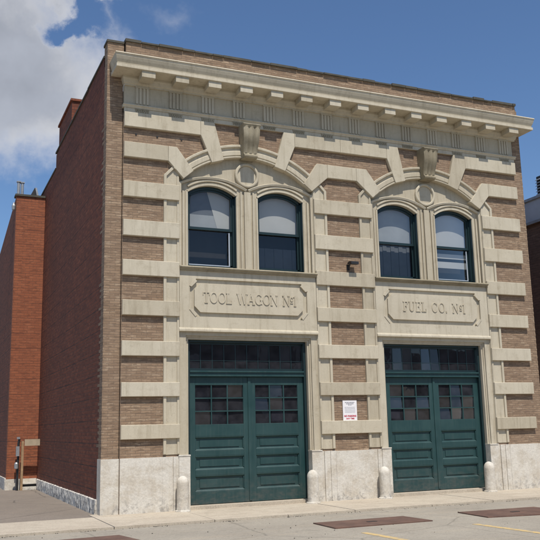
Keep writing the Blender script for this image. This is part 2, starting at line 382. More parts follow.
# cornice: crown, corona, soffit, bed mould; return ends
def cprof(o=0):
    return [(.08, 9.30), (-.50, 9.30), (-.515, 9.275), (-.495, 9.255), (-.488, 9.22), (-.462, 9.16), (-.430, 9.10), (-.422, 9.065), (-.455, 9.06), (-.457, 8.995), (-.435, 8.985), (-.10, 8.985),
            (-.10, 8.93), (-.08, 8.90), (-.06, 8.84), (-.03, 8.82), (-.03, 8.79), (.08, 8.79)]
bm = bmesh.new()
pr = cprof()
# mitred: x end follows projection so ends show the same moulding turning the corner
XcL, XcR = .36, 10.66
def endx(y, side):     # overhang at the ends, proportional to the front projection
    k = .62
    return (XcL + k * y) if side < 0 else (XcR - k * y)
a = [bm.verts.new((endx(y, -1), y, z)) for y, z in pr]; b = [bm.verts.new((endx(y, 1), y, z)) for y, z in pr]
k = len(pr)
for i in range(k): bm.faces.new((a[i], b[i], b[(i + 1) % k], a[(i + 1) % k]))
for side, row in ((-1, a), (1, b)):
    back = [bm.verts.new((v.co.x, .30, v.co.z)) for v in row[1:-1]]
    fr = row[1:-1]
    for i in range(len(fr) - 1): bm.faces.new((fr[i], back[i], back[i + 1], fr[i + 1]))
    bm.faces.new((row[0], row[1], back[0])) 
cornice = P(link('cornice', bm, 'cream', B))
def sub(o, parent):
    o.parent = parent; return o
tx = [.735 + .7365 * i for i in range(14)]
# mutules under the corona
mb = bmesh.new(); box(mb, -.145, .145, -.425, -.12, 8.85, 8.984)
mut0 = link('mutule', mb, 'cream', None, False, .006)
for i, x in enumerate(tx):
    o = mut0 if i == 0 else mut0.copy()
    if i: COL.objects.link(o)
    o.location = (x + .03, 0, 0); sub(o, cornice)
# frieze: board, ledge with drops, lower band
bm = bmesh.new(); box(bm, XL, XR - .06, .01, .12, 8.37, 8.80)
x = XL
frieze = P(link('frieze', bm, 'cream', B))
bm = bmesh.new()
sweep_x(bm, [(.10, 8.37), (-.05, 8.37), (-.055, 8.35), (-.03, 8.325), (-.02, 8.30), (.10, 8.30)], XL - .03, XR + .01)
box(bm, XL, XR - .03, -.005, .12, 8.205, 8.298)
P(link('frieze_ledge', bm, 'cream', B))
bm = bmesh.new(); box(bm, -.145, .145, -.004, .011, 8.372, 8.785)
for u in (-.115, -.04, .04, .115): box(bm, u - .022, u + .022, -.026, -.0045, 8.40, 8.76)
box(bm, -.15, .15, -.030, -.0045, 8.762, 8.787)
tri0 = link('triglyph', bm, 'cream', None, False, .004)
bm = bmesh.new(); box(bm, -.15, .15, -.020, -.006, 8.265, 8.298)
for j in range(6): box(bm, -.14 + j * .05, -.14 + j * .05 + .030, -.020, -.006, 8.222, 8.264)
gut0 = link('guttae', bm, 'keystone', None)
for i, x in enumerate(tx):
    o = tri0 if i == 0 else tri0.copy(); g = gut0 if i == 0 else gut0.copy()
    if i: COL.objects.link(o); COL.objects.link(g)
    o.location = (x, 0, 0); sub(o, frieze); g.location = (x, 0, 0); sub(g, frieze)

# quoins and voussoir bands
QY, QB = -.03, .14
def block(pts, y0=QY, y1=QB, name='quoin', bev=.008, mat='cream'):
    bm = bmesh.new(); prism(bm, pts, y0, y1); return P(link(name, bm, mat, B, False, bev))
tops = [6.69, 5.86, 5.02, 4.19, 3.36, 2.53, 1.70]
hts = [.335, .335, .32, .31, .30, .28, .28]
for t, h in zip(tops, hts):
    jit = lambda: random.uniform(-.004, .004)
    block([(.355, t - h), (1.555 + jit(), t - h), (1.555, t), (.355, t)])
    block([(4.745, t - h), (6.255, t - h), (6.255, t), (4.745, t)])
    block([(9.45 + jit(), t - h), (10.64, t - h), (10.64, t), (9.45, t)])
# top band: centre piece and ends, each with its arm running down to the arch
def m(c, u): return c + u
G_ = .0035
V = 'voussoir_band'
block([(.355, 7.88), (2.04 - G_, 7.88), (2.04 - G_, 8.20), (.355, 8.20)], name=V)
block([(2.04, 7.88), (2.29, 7.28), (2.57, 7.37), (2.36, 8.20), (2.04, 8.20)], name=V)
block([(4.03, 8.20), (3.79, 7.35), (4.045, 7.27), (4.30, 7.88), (4.30, 8.20)], name=V)
block([(4.30 + G_, 7.88), (5.49 - G_, 7.88), (5.49 - G_, 8.20), (4.30 + G_, 8.20)], name=V)
block([(5.49, 7.88), (6.75 - G_, 7.88), (6.75 - G_, 8.20), (5.49, 8.20)], name=V)
block([(6.75, 7.88), (6.96, 7.29), (7.24, 7.37), (7.07, 8.20), (6.75, 8.20)], name=V)
block([(8.70, 8.20), (8.485, 7.38), (8.76, 7.28), (9.05, 7.88), (9.05, 8.20)], name=V)
block([(9.05 + G_, 7.88), (10.64, 7.88), (10.64, 8.20), (9.05 + G_, 8.20)], name=V)
block([(.355, 7.21), (1.31 - G_, 7.21), (1.31 - G_, 7.54), (.355, 7.54)], name=V)
block([(1.31, 7.21), (1.645, 6.85), (1.87, 7.045), (1.50, 7.54), (1.31, 7.54)], name=V)
block([(4.50, 7.02), (4.70, 6.86), (5.12, 7.225), (5.12, 7.54), (4.85, 7.54)], name=V)
block([(5.12 + G_, 7.225), (5.885 - G_, 7.225), (5.885 - G_, 7.54), (5.12 + G_, 7.54)], name=V)
block([(5.885, 7.225), (6.305, 6.86), (6.53, 7.05), (6.16, 7.54), (5.885, 7.54)], name=V)
block([(9.12, 7.02), (9.40, 6.85), (9.71, 7.22), (9.71, 7.54), (9.52, 7.54)], name=V)
block([(9.71 + G_, 7.22), (10.64, 7.22), (10.64, 7.54), (9.71 + G_, 7.54)], name=V)

# jamb strips beside each bay (between quoins)
def strip(c, s):   # s = -1 left, +1 right ; outer edge at |u|=1.93
    bm = bmesh.new(); X = lambda u: c + s * u
    prism(bm, [(X(1.585), 1.10), (X(1.93), 1.10), (X(1.93), 6.90), (X(1.72), 7.12), (X(1.585), 6.98)], .035, .20)
    for a, b in ((1.87, 1.93),):
        prism(bm, [(X(a), 1.11), (X(b), 1.11), (X(b), 6.905), (X(1.73), 7.12), (X(1.70), 7.06), (X(a), 6.88)], -.002, .034)
    prism(bm, [(X(1.595), 1.11), (X(1.64), 1.11), (X(1.64), 6.90), (X(1.595), 6.90)], .012, .034)
    return P(link('jamb_strip', bm, 'cream', B, False, .006))
# ---- letters
def glyph(bm, ch, x, z, h, y0, y1):
    """serif capitals built from strokes; returns advance"""
    t, s = h * .155, h * .075     # thick and thin
    k = [0]
    def yy(): k[0] += 1; return y0 - k[0] * .0005
    def r(a, b, c, d): box(bm, x + a, x + b, yy(), y1, z + c, z + d)
    def para(p): prism(bm, [(x + a, z + b) for a, b in p], yy(), y1)
    def ring(cx, cz, rx, rz, a0=0, a1=2 * PI, n=20, th=t, tn=s):
        P0 = []; P1 = []; yr = yy()
        for i in range(n + 1):
            a = a0 + (a1 - a0) * i / n; w = tn + (th - tn) * abs(math.cos(a))
            P0.append((cx + rx * math.cos(a), cz + rz * math.sin(a))); P1.append((cx + (rx - w) * math.cos(a), cz + (rz - tn) * math.sin(a)))
        for i in range(n): prism(bm, [(x + q[0], z + q[1]) for q in (P0[i], P0[i + 1], P1[i + 1], P1[i])], yr, y1)
    def serif(cx, at, w=.2): r(cx - h * w, cx + h * w, at, at + s * .9)
    if ch == 'T':
        w = h * .80; r(0, w, h - s, h); r(w / 2 - t / 2, w / 2 + t / 2, s, h - s); serif(w / 2, 0); r(0, s, h - .26 * h, h - s); r(w - s, w, h - .26 * h, h - s); return w
    if ch == 'O': w = h * .92; ring(w / 2, h / 2, w / 2, h / 2); return w
    if ch == 'L': w = h * .70; r(h * .12, h * .12 + t, s, h - s); r(0, h * .12 + t + h * .1, h - s, h); r(0, w, 0, s); r(w - s, w, s, h * .3); return w
    if ch == 'W':
        w = h * 1.25
        para([(0, h), (t, h), (w * .32 + t * .4, 0), (w * .32 - t * .4, 0)]); para([(w * .5 - s * .4, h * .98), (w * .5 + s * .6, h * .98), (w * .32 + t * .4, 0), (w * .32, 0)])
        para([(w * .5 - t * .4, h * .99), (w * .5 + t * .6, h * .99), (w * .72 + t * .4, 0), (w * .72 - t * .4, 0)]); para([(w - s, h), (w, h), (w * .72 + t * .4, 0), (w * .72, 0)])
        serif(.02 * h + t / 2, h - s, .14); serif(w - s / 2, h - s, .12); return w
    if ch == 'A':
        w = h * .9; para([(w * .48, h), (w * .56, h), (s * 2.2, s), (s * 1.2, s)]); para([(w * .42, h), (w * .56, h), (w - s, s), (w - s - t, s)]); r(w * .27, w * .7, h * .32, h * .32 + s); serif(s * 1.6, 0, .13); serif(w - s - t / 2, 0, .17); return w
    if ch == 'G':
        w = h * .92; ring(w / 2, h / 2, w / 2, h / 2, .75, 2 * PI - .35); r(w - t - h * .04, w - h * .04, h * .08, h * .45); r(w - t - h * .14, w + h * .03, h * .43, h * .43 + s); return w
    if ch == 'C': w = h * .86; ring(w / 2, h / 2, w / 2, h / 2, .75, 2 * PI - .75); r(w - h * .12, w - h * .12 + s, h * .68, h * .95); return w
    if ch == 'N':
        w = h * .92; r(h * .1, h * .1 + s, 0, h); r(w - h * .1 - s, w - h * .1, 0, h); para([(h * .04, h), (h * .04 + t, h), (w - h * .1, 0), (w - h * .1 - t * .7, 0)]); serif(h * .13, 0, .13); serif(w - h * .13, h - s, .13); serif(h * .06, h - s, .1); return w
    if ch == 'F' or ch == 'E':
        w = h * .68; r(h * .12, h * .12 + t, s, h - s); r(0, w, h - s, h); r(w - s, w, h * .76, h - s); r(h * .12 + t, w * .78, h * .5, h * .5 + s); r(w * .78 - s, w * .78, h * .4, h * .65)
        if ch == 'E': r(0, w, 0, s); r(w - s, w, s, h * .26)
        else: r(0, h * .22 + t, 0, s)
        return w
    if ch == 'U':
        w = h * .86; r(h * .08, h * .08 + t, h * .32, h); r(w - h * .12 - s, w - h * .12, h * .32, h); cxx = (h * .08 + w - h * .12) / 2
        ring(cxx, h * .34, (w - h * .2) / 2, h * .34, PI, 2 * PI, 12, t * .9); serif(h * .12, h - s, .13); serif(w - h * .15, h - s, .12); return w
    if ch == 'o':
        ring(h * .2, h * .66, h * .19, h * .22, th=s * 1.2); r(h * .02, h * .38, h * .26, h * .26 + s); return h * .40
    if ch == '1': r(h * .1, h * .1 + t, s, h); serif(h * .1 + t / 2, 0, .16); para([(h * .1, h), (h * .1, h - s * 1.6), (-h * .03, h - s * 2.2), (-h * .03, h - s * 1.6)]); return h * .3
    if ch == '.': r(0, t, 0, t); return t
    return h * .35
def lettering(text, cx, z, h, y0, y1, gap=.12, width=None):
    letters = []; tmp = bmesh.new()
    adv = []
    for c in text: adv.append(glyph(tmp, c, 0, 0, h, 0, 1) * .80 if c != ' ' else h * .42)
    tmp.free(); tot = sum(adv) + gap * h * (len(text) - 1)
    if width: gap += (width - tot) / (len(text) - 1) / h; tot = width
    x = cx - tot / 2
    for c, a in zip(text, adv):
        if c != ' ': bm = bmesh.new(); glyph(bm, c, 0, z, h, y0, y1); bmesh.ops.transform(bm, matrix=Matrix.Translation((x, 0, 0)) @ Matrix.Diagonal((.80, 1, 1, 1)), verts=bm.verts); letters.append(bm)
        x += a + gap * h
    return letters

AMAX = math.asin(1.575 / 2.18)
for bi, c in enumerate(bays):
    strip(c, -1) ; strip(c, 1)
    # archivolt
    bm = bmesh.new(); aa = math.asin(1.60 / 2.3); OZ = 5.30
    sweep_arc(bm, c, OZ, [(2.475, .10), (2.475, -.022), (2.462, -.03), (2.425, -.028), (2.415, -.015), (2.40, .015), (2.355, .022), (2.34, -.0), (2.33, -.004), (2.245, -.004), (2.235, .012), (2.222, .014), (2.212, -.006), (2.19, -.006), (2.18, .006), (2.18, .30), (2.475, .30)], -aa, aa, 64)
    P(link('archivolt', bm, 'cream', B))
    # tympanum with two window openings, reaching down to the sill
    TY = .125
    def wnd(uc): # opening outline, head arc: spring z 6.62, apex 6.80
        return uc
    hw, spring, apex = .552, 6.615, 6.80
    R = (hw * hw + (apex - spring) ** 2) / (2 * (apex - spring)); cz = apex - R; wa = math.asin(hw / R)
    ucs = (-.812, .812)
    pts = [(c - 1.60, 4.93)] + arc(c, OZ, 2.235, -math.asin(1.60 / 2.235), math.asin(1.60 / 2.235), 40) + [(c + 1.60, 4.93)]
    for uc in ucs[::-1]:
        pts += [(c + uc + hw, 4.93)] + arc(c + uc, cz, R, wa, -wa, 16) + [(c + uc - hw, 4.93)]
    bm = bmesh.new(); prism(bm, pts, TY, .34)
    tym = P(link('window_surround', bm, 'cream', B))
    # stepped mouldings: hood over each window and casings at the sides
    for uc in ucs:
        bm = bmesh.new()
        for r0, r1, ya in ((R + .0, R + .045, .105), (R + .085, R + .125, .09),):
            al = math.asin(min(1, (hw + .0) / r0)) ; sweep_arc(bm, c + uc, cz, [(r0, TY + .01), (r0, ya), (r1, ya), (r1, TY + .01)], -al, al, 24)
        # outer hood band, flatter
        R2 = 1.65; c2 = 6.985 - R2; e = .80; al = math.asin(e / R2)
        sweep_arc(bm, c + uc, c2, [(R2 - .055, TY + .01), (R2 - .055, .075), (R2 - .012, .058), (R2, .07), (R2, TY + .01)], -al, al, 24)
        P(link('hood_mould', bm, 'cream', B))
    for s in (-1, 1):
        bm = bmesh.new()
        for u0, u1, ya in ((1.372, 1.415, .105), (1.46, 1.50, .085), (1.535, 1.60, .05)):
            a, b = sorted((c + s * u0, c + s * u1)); box(bm, a, b, ya, TY + .01, 4.96, 6.62 if u0 < 1.5 else 6.80)
        P(link('casing', bm, 'cream', B, False, .005))
    bm = bmesh.new()
    for u0, u1, ya in ((-.255, -.215, .105), (-.165, -.125, .09), (-.075, .075, .075), (.125, .165, .09), (.215, .255, .105)):
        box(bm, c + u0, c + u1, ya, TY + .01, 4.96, 6.60 if abs(u0) > .2 else 6.72)
    P(link('mullion', bm, 'cream', B, False, .005))
    # medallion
    bm = bmesh.new(); rr = .285; mz = 7.105
    sweep_arc(bm, c, mz, [(rr, TY + .01), (rr, .075), (rr - .02, .062), (rr - .05, .062), (rr - .065, .085), (rr - .065, TY + .01)], 0, 2 * PI - .0001, 40)
    me_ = P(link('medallion', bm, 'cream', B))
    bm = bmesh.new(); prism(bm, arc(c, mz, rr - .07, 0, 2 * PI * 39 / 40, 39), .105, TY + .01); sub(link('medallion_face', bm, 'cream'), me_)
    # keystone console
    bm = bmesh.new(); rows = []; nz = 26
    for i in range(nz + 1):
        t = i / nz; z = 7.44 + .765 * t
        hw_ = .155 + .05 * t
        yf = -.15 - .13 * t ** 1.3 + .025 * math.sin(2 * PI * (t * 1.15 + .05))
        if t < .13: yf -= .05 * math.sin(PI * t / .13)
        if t > .90: yf -= .05 * math.sin(PI * (t - .90) / .10)
        row = []; nu = 24
        for j in range(nu + 1):
            u = -1 + 2 * j / nu; fl = .030 * abs(math.sin(PI * 1.5 * (u + 1))) if .14 < t < .9 else .0
            row.append(bm.verts.new((c + u * hw_, yf - fl, z)))
        row = [bm.verts.new((c - hw_, .2, z))] + row + [bm.verts.new((c + hw_, .2, z))]
        rows.append(row)
    for i in range(nz):
        for j in range(len(rows[0]) - 1): bm.faces.new((rows[i][j], rows[i][j + 1], rows[i + 1][j + 1], rows[i + 1][j]))
    bm.faces.new(rows[0]); bm.faces.new(rows[-1])
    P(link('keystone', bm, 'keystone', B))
    # windows
    for wi, uc in enumerate(ucs):
        xc = c + uc; rightmost = (wi == 1 and bi == 1)
        def frm(inset, y0, y1, z0, zmid, z1ap, wd):
            pass
        bm = bmesh.new(); fw = .045
        A = wa
        # outer frame ring (head + jambs + bottom)
        sweep_arc(bm, xc, cz, [(R + .01, .22), (R + .01, .34), (R - .06, .34), (R - .06, .22)], -wa, wa, 20)
        box(bm, xc - hw - .01, xc - hw + fw, .22, .34, 4.98, spring + .02); box(bm, xc + hw - fw, xc + hw + .01, .22, .34, 4.98, spring + .02)
        box(bm, xc - hw, xc + hw, .22, .34, 4.97, 5.03)
        wf = P(link('window', bm, 'green_dark', B))
        bm = bmesh.new()   # reveal lining
        box(bm, xc - hw - .005, xc - hw + .012, .13, .22, 4.97, spring); sub(link('reveal_board', bm, 'green_dark'), wf); bm = bmesh.new(); box(bm, xc + hw - .012, xc + hw + .005, .13, .22, 4.97, spring)
        sub(link('reveal_board', bm, 'green_dark'), wf)
        bm = bmesh.new()   # upper sash
        e = hw - fw; ue = e + .0
        box(bm, xc - e, xc - e + .04, .255, .30, 5.86, spring); box(bm, xc + e - .04, xc + e, .255, .30, 5.86, spring)
        sweep_arc(bm, xc, cz, [(R - .055, .255), (R - .055, .30), (R - .10, .30), (R - .10, .255)], -wa * .9, wa * .9, 20)
        box(bm, xc - e, xc + e, .25, .30, 5.83, 5.885)
        sub(link('sash', bm, 'green_dark'), wf)
        bm = bmesh.new()   # lower sash
        box(bm, xc - e, xc - e + .035, .30, .335, 5.03, 5.83); box(bm, xc + e - .035, xc + e, .30, .335, 5.03, 5.83); box(bm, xc - e, xc + e, .30, .335, 5.03, 5.075)
        sub(link('sash', bm, 'green_dark'), wf)
        if (bi, wi) in ((0, 0), (1, 1)):      # bright storm sash
            bm = bmesh.new(); box(bm, xc - e + .0, xc + e - .06, .262, .278, 5.045, 5.065); box(bm, xc + e - .085, xc + e - .06, .262, .278, 5.066, 5.80)
            box(bm, xc - e, xc - e + .015, .262, .278, 5.066, 5.80)
            sub(link('storm_frame', bm, 'alu'), wf)
        bm = bmesh.new()
        pf = bm.faces.new([bm.verts.new((p[0], .278, p[1])) for p in [(xc - e + .03, 5.85)] + arc(xc, cz, R - .08, -wa * .86, wa * .86, 14) + [(xc + e - .03, 5.85)]])
        bm.faces.new([bm.verts.new(p) for p in ((xc - e + .02, .316, 5.05), (xc + e - .02, .318, 5.05), (xc + e - .02, .320, 5.85), (xc - e + .02, .318, 5.85))])
        sub(link('pane', bm, 'glass'), wf)
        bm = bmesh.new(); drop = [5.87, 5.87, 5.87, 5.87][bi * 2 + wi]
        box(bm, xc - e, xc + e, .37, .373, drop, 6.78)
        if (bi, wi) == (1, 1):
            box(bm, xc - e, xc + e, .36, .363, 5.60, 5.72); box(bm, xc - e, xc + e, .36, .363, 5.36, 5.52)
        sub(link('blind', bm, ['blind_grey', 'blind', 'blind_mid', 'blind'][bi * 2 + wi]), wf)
        if (bi, wi) == (0, 0):      # pale sheets paint the blind's lit parts; its dark tone stands for shadow
            bm = bmesh.new(); prism(bm, [(xc - .05, 6.76), (xc + .20, 5.88), (xc + e, 5.88), (xc + e, 6.70)], .362, .364); sub(link('curtain_and_lit_sheet', bm, 'blind'), wf)
            bm = bmesh.new(); prism(bm, [(xc - e, 5.88), (xc + .21, 5.88), (xc + .12, 6.19), (xc - e, 6.19)], .3655, .367); sub(link('curtain_and_lit_sheet', bm, 'blind_mid'), wf)
        if (bi, wi) in ((1, 0), (0, 1)):
            bm = bmesh.new()
            for q in range(9): box(bm, xc - e + q * .112, xc - e + q * .112 + .108, .40 + .012 * (q % 2), .405 + .012 * (q % 2), 5.04, 5.86 if bi else 5.55)
            sub(link('curtain_and_lit_sheet', bm, 'blind_grey'), wf)
    # sill
    bm = bmesh.new(); sweep_x(bm, [(.34, 4.965), (-.06, 4.955), (-.075, 4.93), (-.06, 4.905), (-.03, 4.90), (-.02, 4.87), (.34, 4.87)], c - 1.60, c + 1.60)
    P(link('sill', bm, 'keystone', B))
    # inscription panel
    bm = bmesh.new(); z0, z1 = 3.66, 4.868
    PYF = .02
    def octo(hx, a, b, ch, n=4, notch=False):
        if notch:   # corners scooped inward
            res = []
            for sx, sz, q0 in ((1, 1, 0), (-1, 1, 1), (-1, -1, 2), (1, -1, 3)):
                cx_, cz_ = c + sx * hx, (b if sz > 0 else a)
                seq = [(cx_, cz_ - sz * ch), (cx_ - sx * ch * .45, cz_ - sz * ch * .9), (cx_ - sx * ch * .9, cz_ - sz * ch * .45), (cx_ - sx * ch, cz_)]
                if sx * sz < 0: seq = seq[::-1]
                res += seq
            return res
        return [(c + hx, a + ch), (c + hx, b - ch), (c + hx - ch, b), (c - hx + ch, b), (c - hx, b - ch), (c - hx, a + ch), (c - hx + ch, a), (c + hx - ch, a)]
    o_out = octo(1.36, 3.89, 4.70, .14); o_in = octo(1.26, 3.99, 4.60, .13)
    rect = [(c + 1.585, z0), (c + 1.585, z1), (c - 1.585, z1), (c - 1.585, z0)]
    # back slab, frame around groove, inner field
    box(bm, c - 1.585, c + 1.585, PYF + .045, .34, z0, z1)
    vO = [bm.verts.new((p[0], PYF, p[1])) for p in o_out]; vB = [bm.verts.new((p[0], PYF + .05, p[1])) for p in o_out]
    vR = [bm.verts.new((p[0], PYF, p[1])) for p in rect]
    for i in range(8): bm.faces.new((vO[i], vO[(i + 1) % 8], vB[(i + 1) % 8], vB[i]))
    # o_out order: right-bottom, right-top, top-right, top-left, left-top, left-bottom, bottom-left, bottom-right
    bm.faces.new((vR[0], vR[1], vO[1], vO[0])); bm.faces.new((vR[1], vO[2], vO[1])); bm.faces.new((vR[1], vR[2], vO[3], vO[2])); bm.faces.new((vR[2], vO[4], vO[3]))
    bm.faces.new((vR[2], vR[3], vO[5], vO[4])); bm.faces.new((vR[3], vO[6], vO[5])); bm.faces.new((vR[3], vR[0], vO[7], vO[6])); bm.faces.new((vR[0], vO[0], vO[7]))
    rb = [bm.verts.new((p[0], .10, p[1])) for p in rect]
    for i in range(4): bm.faces.new((vR[i], vR[(i + 1) % 4], rb[(i + 1) % 4], rb[i]))
    prism(bm, o_in, PYF - .002, PYF + .05)
    # raised corner scrolls
    for sx in (-1, 1):
        for sz in (-1, 1):
            kx, kz = c + sx * 1.345, (4.675 if sz > 0 else 3.915)
            d = .045
            prism(bm, [(kx - sx * .02, kz - sz * .15), (kx + sx * .03, kz - sz * .13), (kx - sx * .10, kz + sz * .02), (kx - sx * .14, kz - sz * .03)], PYF - .012, PYF + .03)
    sweep_x(bm, [(.34, 3.66), (PYF, 3.66), (PYF - .02, 3.65), (PYF - .035, 3.62), (PYF - .035, 3.585), (PYF + .02, 3.575), (.34, 3.575)], c - 1.60, c + 1.60)
    pan = P(link('inscription_panel', bm, 'cream', B))
    txt = 'TOOL WAGON No1' if bi == 0 else 'FUEL CO. No1'
    lb = lettering(txt, c + (.0 if bi == 0 else .02), 4.19, .235, PYF - .016, PYF, width=(2.16 if bi == 0 else 1.76))
    for q in lb: sub(link('letter', q, 'cream'), pan)
    # door architrave: casing in steps
    bm = bmesh.new()
    for u0, u1, ya, top in ((1.372, 1.41, .12, 3.465), (1.412, 1.44, .095, 3.50), (1.442, 1.60, .055, 3.575)):
        for s in (-1, 1):
            a, b = sorted((c + s * u0, c + s * u1)); box(bm, a, b, ya, .30 + u0 * .01, 1.085, top)
    box(bm, c - 1.3715, c + 1.3715, .12, .32, 3.43, 3.574); box(bm, c - 1.4115, c + 1.4115, .095, .12 - .001, 3.467, 3.574); box(bm, c - 1.4415, c + 1.4415, .055, .094, 3.502, 3.574)
    P(link('door_casing', bm, 'cream', B))
    # granite jamb foot
    for s in (-1, 1):
        bm = bmesh.new()
        for u0, u1, ya in ((1.365, 1.60, .02), (1.602, 1.66, .035), (1.662, 1.72, .01), (1.722, 1.81, .03), (1.812, 1.94, .015)):
            a, b = sorted((c + s * u0, c + s * u1)); box(bm, a, b, ya, .33, 0, 1.06 + ya * .1)
        a, b = sorted((c + s * 1.36, c + s * 1.61)); box(bm, a, b, .01, .33, 1.064, 1.088)
        P(link('granite_foot', bm, 'granite', B, False, .006))
    # threshold
    P(part('threshold', 'walk', B, (c - 1.364, c + 1.364, .03, .6, 0, .075)))
    # doors and transom
    DY = .30; x0, x1 = c - 1.362, c + 1.362
    bm = bmesh.new(); box(bm, x0, x0 + .05, .20, .40, .075, 3.43); box(bm, x1 - .05, x1, .20, .40, .075, 3.43); box(bm, x0 + .05, x1 - .05, .20, .40, 3.385, 3.43)
    fr = P(link('door_frame', bm, 'green_dark', B))
    bm = bmesh.new(); box(bm, x0 + .05, x1 - .05, .215, .40, 2.665, 2.79); box(bm, x0 + .05, x1 - .05, .19, .2145, 2.755, 2.79); box(bm, x0 + .05, x1 - .05, .195, .2145, 2.67, 2.70)
    sub(link('transom_bar', bm, 'green'), fr)
    bm = bmesh.new(); n = 10; tw = (x1 - x0 - .10)
    box(bm, x0 + .05, x1 - .05, .28, .32, 2.79, 2.84); box(bm, x0 + .05, x1 - .05, .28, .32, 3.345, 3.385)
    for i in range(n + 1): q = x0 + .05 + tw * i / n; box(bm, max(q - .009, x0 + .05), min(q + .009, x1 - .05), .29, .315, 2.84, 3.345)
    box(bm, x0 + .05, x1 - .05, .292, .31, 3.00, 3.010)
    tr = sub(link('transom_window', bm, 'green_dark'), fr)
    def panes(cells, y):
        bm = bmesh.new()
        for (a, b, z0_, z1_) in cells:
            t1, t2 = random.uniform(-.006, .006), random.uniform(-.012, .012)
            v = [bm.verts.new(q) for q in ((a, y - t1 - t2, z0_), (b, y + t1 - t2, z0_), (b, y + t1 + t2, z1_), (a, y - t1 + t2, z1_))]; bm.faces.new(v)
        return bm
    cells = [(x0 + .05 + tw * i / n + .01, x0 + .05 + tw * (i + 1) / n - .01, 2.84, 3.345) for i in range(n)]
    P_ = link('pane', panes(cells, .30), 'doorglass'); P_.parent = fr
    mid = c + .035
    for li, (a, b) in enumerate(((x0 + .052, mid - .004), (mid + .004, x1 - .052))):
        bm = bmesh.new(); st = .135; y0, y1 = .27, .33
        sa, sb = a + st, b - st
        z0, z1 = .085, 2.66
        gz0, gz1 = 1.68, 2.49
        box(bm, a, sa, y0, y1, z0, z1); box(bm, sb, b, y0, y1, z0, z1)
        rails = [(z0, .33), (.655, .755), (1.045, 1.145), (1.44, gz0), (gz1, z1)]
        for r0, r1 in rails: box(bm, sa, sb, y0, y1, r0, r1)
        # vertical board grooves on the stiles
        for (p0, p1) in ((.33, .655), (.755, 1.045), (1.145, 1.44)):
            box(bm, sa, sb, y0 + .040, y1, p0, p1)                              # sunk field
            sweep_x(bm, [(y0 + .002, p1), (y0 + .002, p1 - .02), (y0 + .03, p1 - .045), (y0 + .045, p1 - .045), (y0 + .045, p1)], sa, sb)
            sweep_x(bm, [(y0 + .045, p0), (y0 + .002, p0), (y0 + .002, p0 + .012), (y0 + .03, p0 + .04), (y0 + .045, p0 + .04)], sa, sb)
            box(bm, sa, sa + .02, y0 + .01, y0 + .045, p0 + .04, p1 - .045); box(bm, sb - .02, sb, y0 + .01, y0 + .045, p0 + .04, p1 - .045)
            box(bm, sa + .10, sb - .10, y0 + .026, y0 + .0401, p0 + .075, p1 - .08)
        if li == 0: box(bm, b - .03, b + .03, y0 - .018, y0 - .001, z0 + .02, z1 - .01)     # astragal over the meeting line
        lf = P(link('door_leaf', bm, 'green', B, False, .003))
        bm = bmesh.new(); gw = (sb - sa) / 3; gh = (gz1 - gz0) / 3
        for i in (1, 2): box(bm, sa + gw * i - .012, sa + gw * i + .012, y0 + .005, y1 - .005, gz0, gz1)
        for i in (1, 2): box(bm, sa, sb, y0 + .004, y1 - .006, gz0 + gh * i - .012, gz0 + gh * i + .012)
        sub(link('muntins', bm, 'green'), lf)
        cells = [(sa + gw * i, sa + gw * (i + 1), gz0 + gh * j, gz0 + gh * (j + 1)) for i in range(3) for j in range(3)]
        P2_ = link('pane', panes(cells, y0 + .035), 'doorglass'); sub(P2_, lf)
        # boards stacked behind the glass show as paler panes
        bm = bmesh.new(); box(bm, sa + gw * (.05 + li * 1.3), sa + gw * (1.0 + li * 1.3), .45, .46, gz0 + gh * .1, gz1)
        sub(link('inner_board', bm, 'blind_grey'), lf)
# granite plinth blocks
bm = bmesh.new()
box(bm, -.012, XL - .006, .062, .40, 0, 1.055)
bv = P(link('plinth', bm, 'granite', B, False, .008))
P(part('plinth', 'granite', B, (XL + .004, 1.208, .012, .34, 0, 1.06), bev=.008))
P(part('plinth', 'granite', B, (5.092, 5.918, .012, .34, 0, 1.055), bev=.008))
P(part('plinth', 'granite', B, (9.802, 10.655, .012, .34, 0, 1.06), bev=.008))
P(part('plinth', 'granite', B, (10.662, W + .01, .062, .40, 0, 1.055), bev=.008))
# small anchor plates high on the brick near the left corner
for px in (.62, 1.08, 1.62):
    P(part('anchor_bolt', 'iron', B, (px - .018, px + .018, .035, BY + .01, 7.725, 7.755)))

# ------------------------------------------------------------------ bollards
def bollard(x, lab):
    o = empty('guard_post', (x, -.125, 0))
    bm = bmesh.new(); r = .122
    prof = [(r + .01, 0), (r + .006, .02), (r, .10), (r - .002, .52)] + [(r * math.cos(a) - .002 * 0, .54 + .15 * math.sin(a)) for a in [PI / 2 * i / 7 for i in range(7)]] + [(.006, .69)]
    lathe(bm, 0, 0, prof, 28)
    p = link('post', bm, 'granite', o, True)
    bm = bmesh.new(); lathe(bm, 0, 0, [(r + .035, 0.0), (r + .03, .03), (r - .01, .045)], 24); link('footing', bm, 'granite', o)
    tag(o, lab, 'bollard', 'white bollards guarding the door jambs')
bollard(1.58, 'white rounded stone bollard left of the left garage doors')
bollard(4.44, 'white rounded stone bollard right of the left garage doors')
bollard(6.20, 'white rounded stone bollard left of the right garage doors')
bollard(9.03, 'white rounded stone bollard right of the right garage doors')

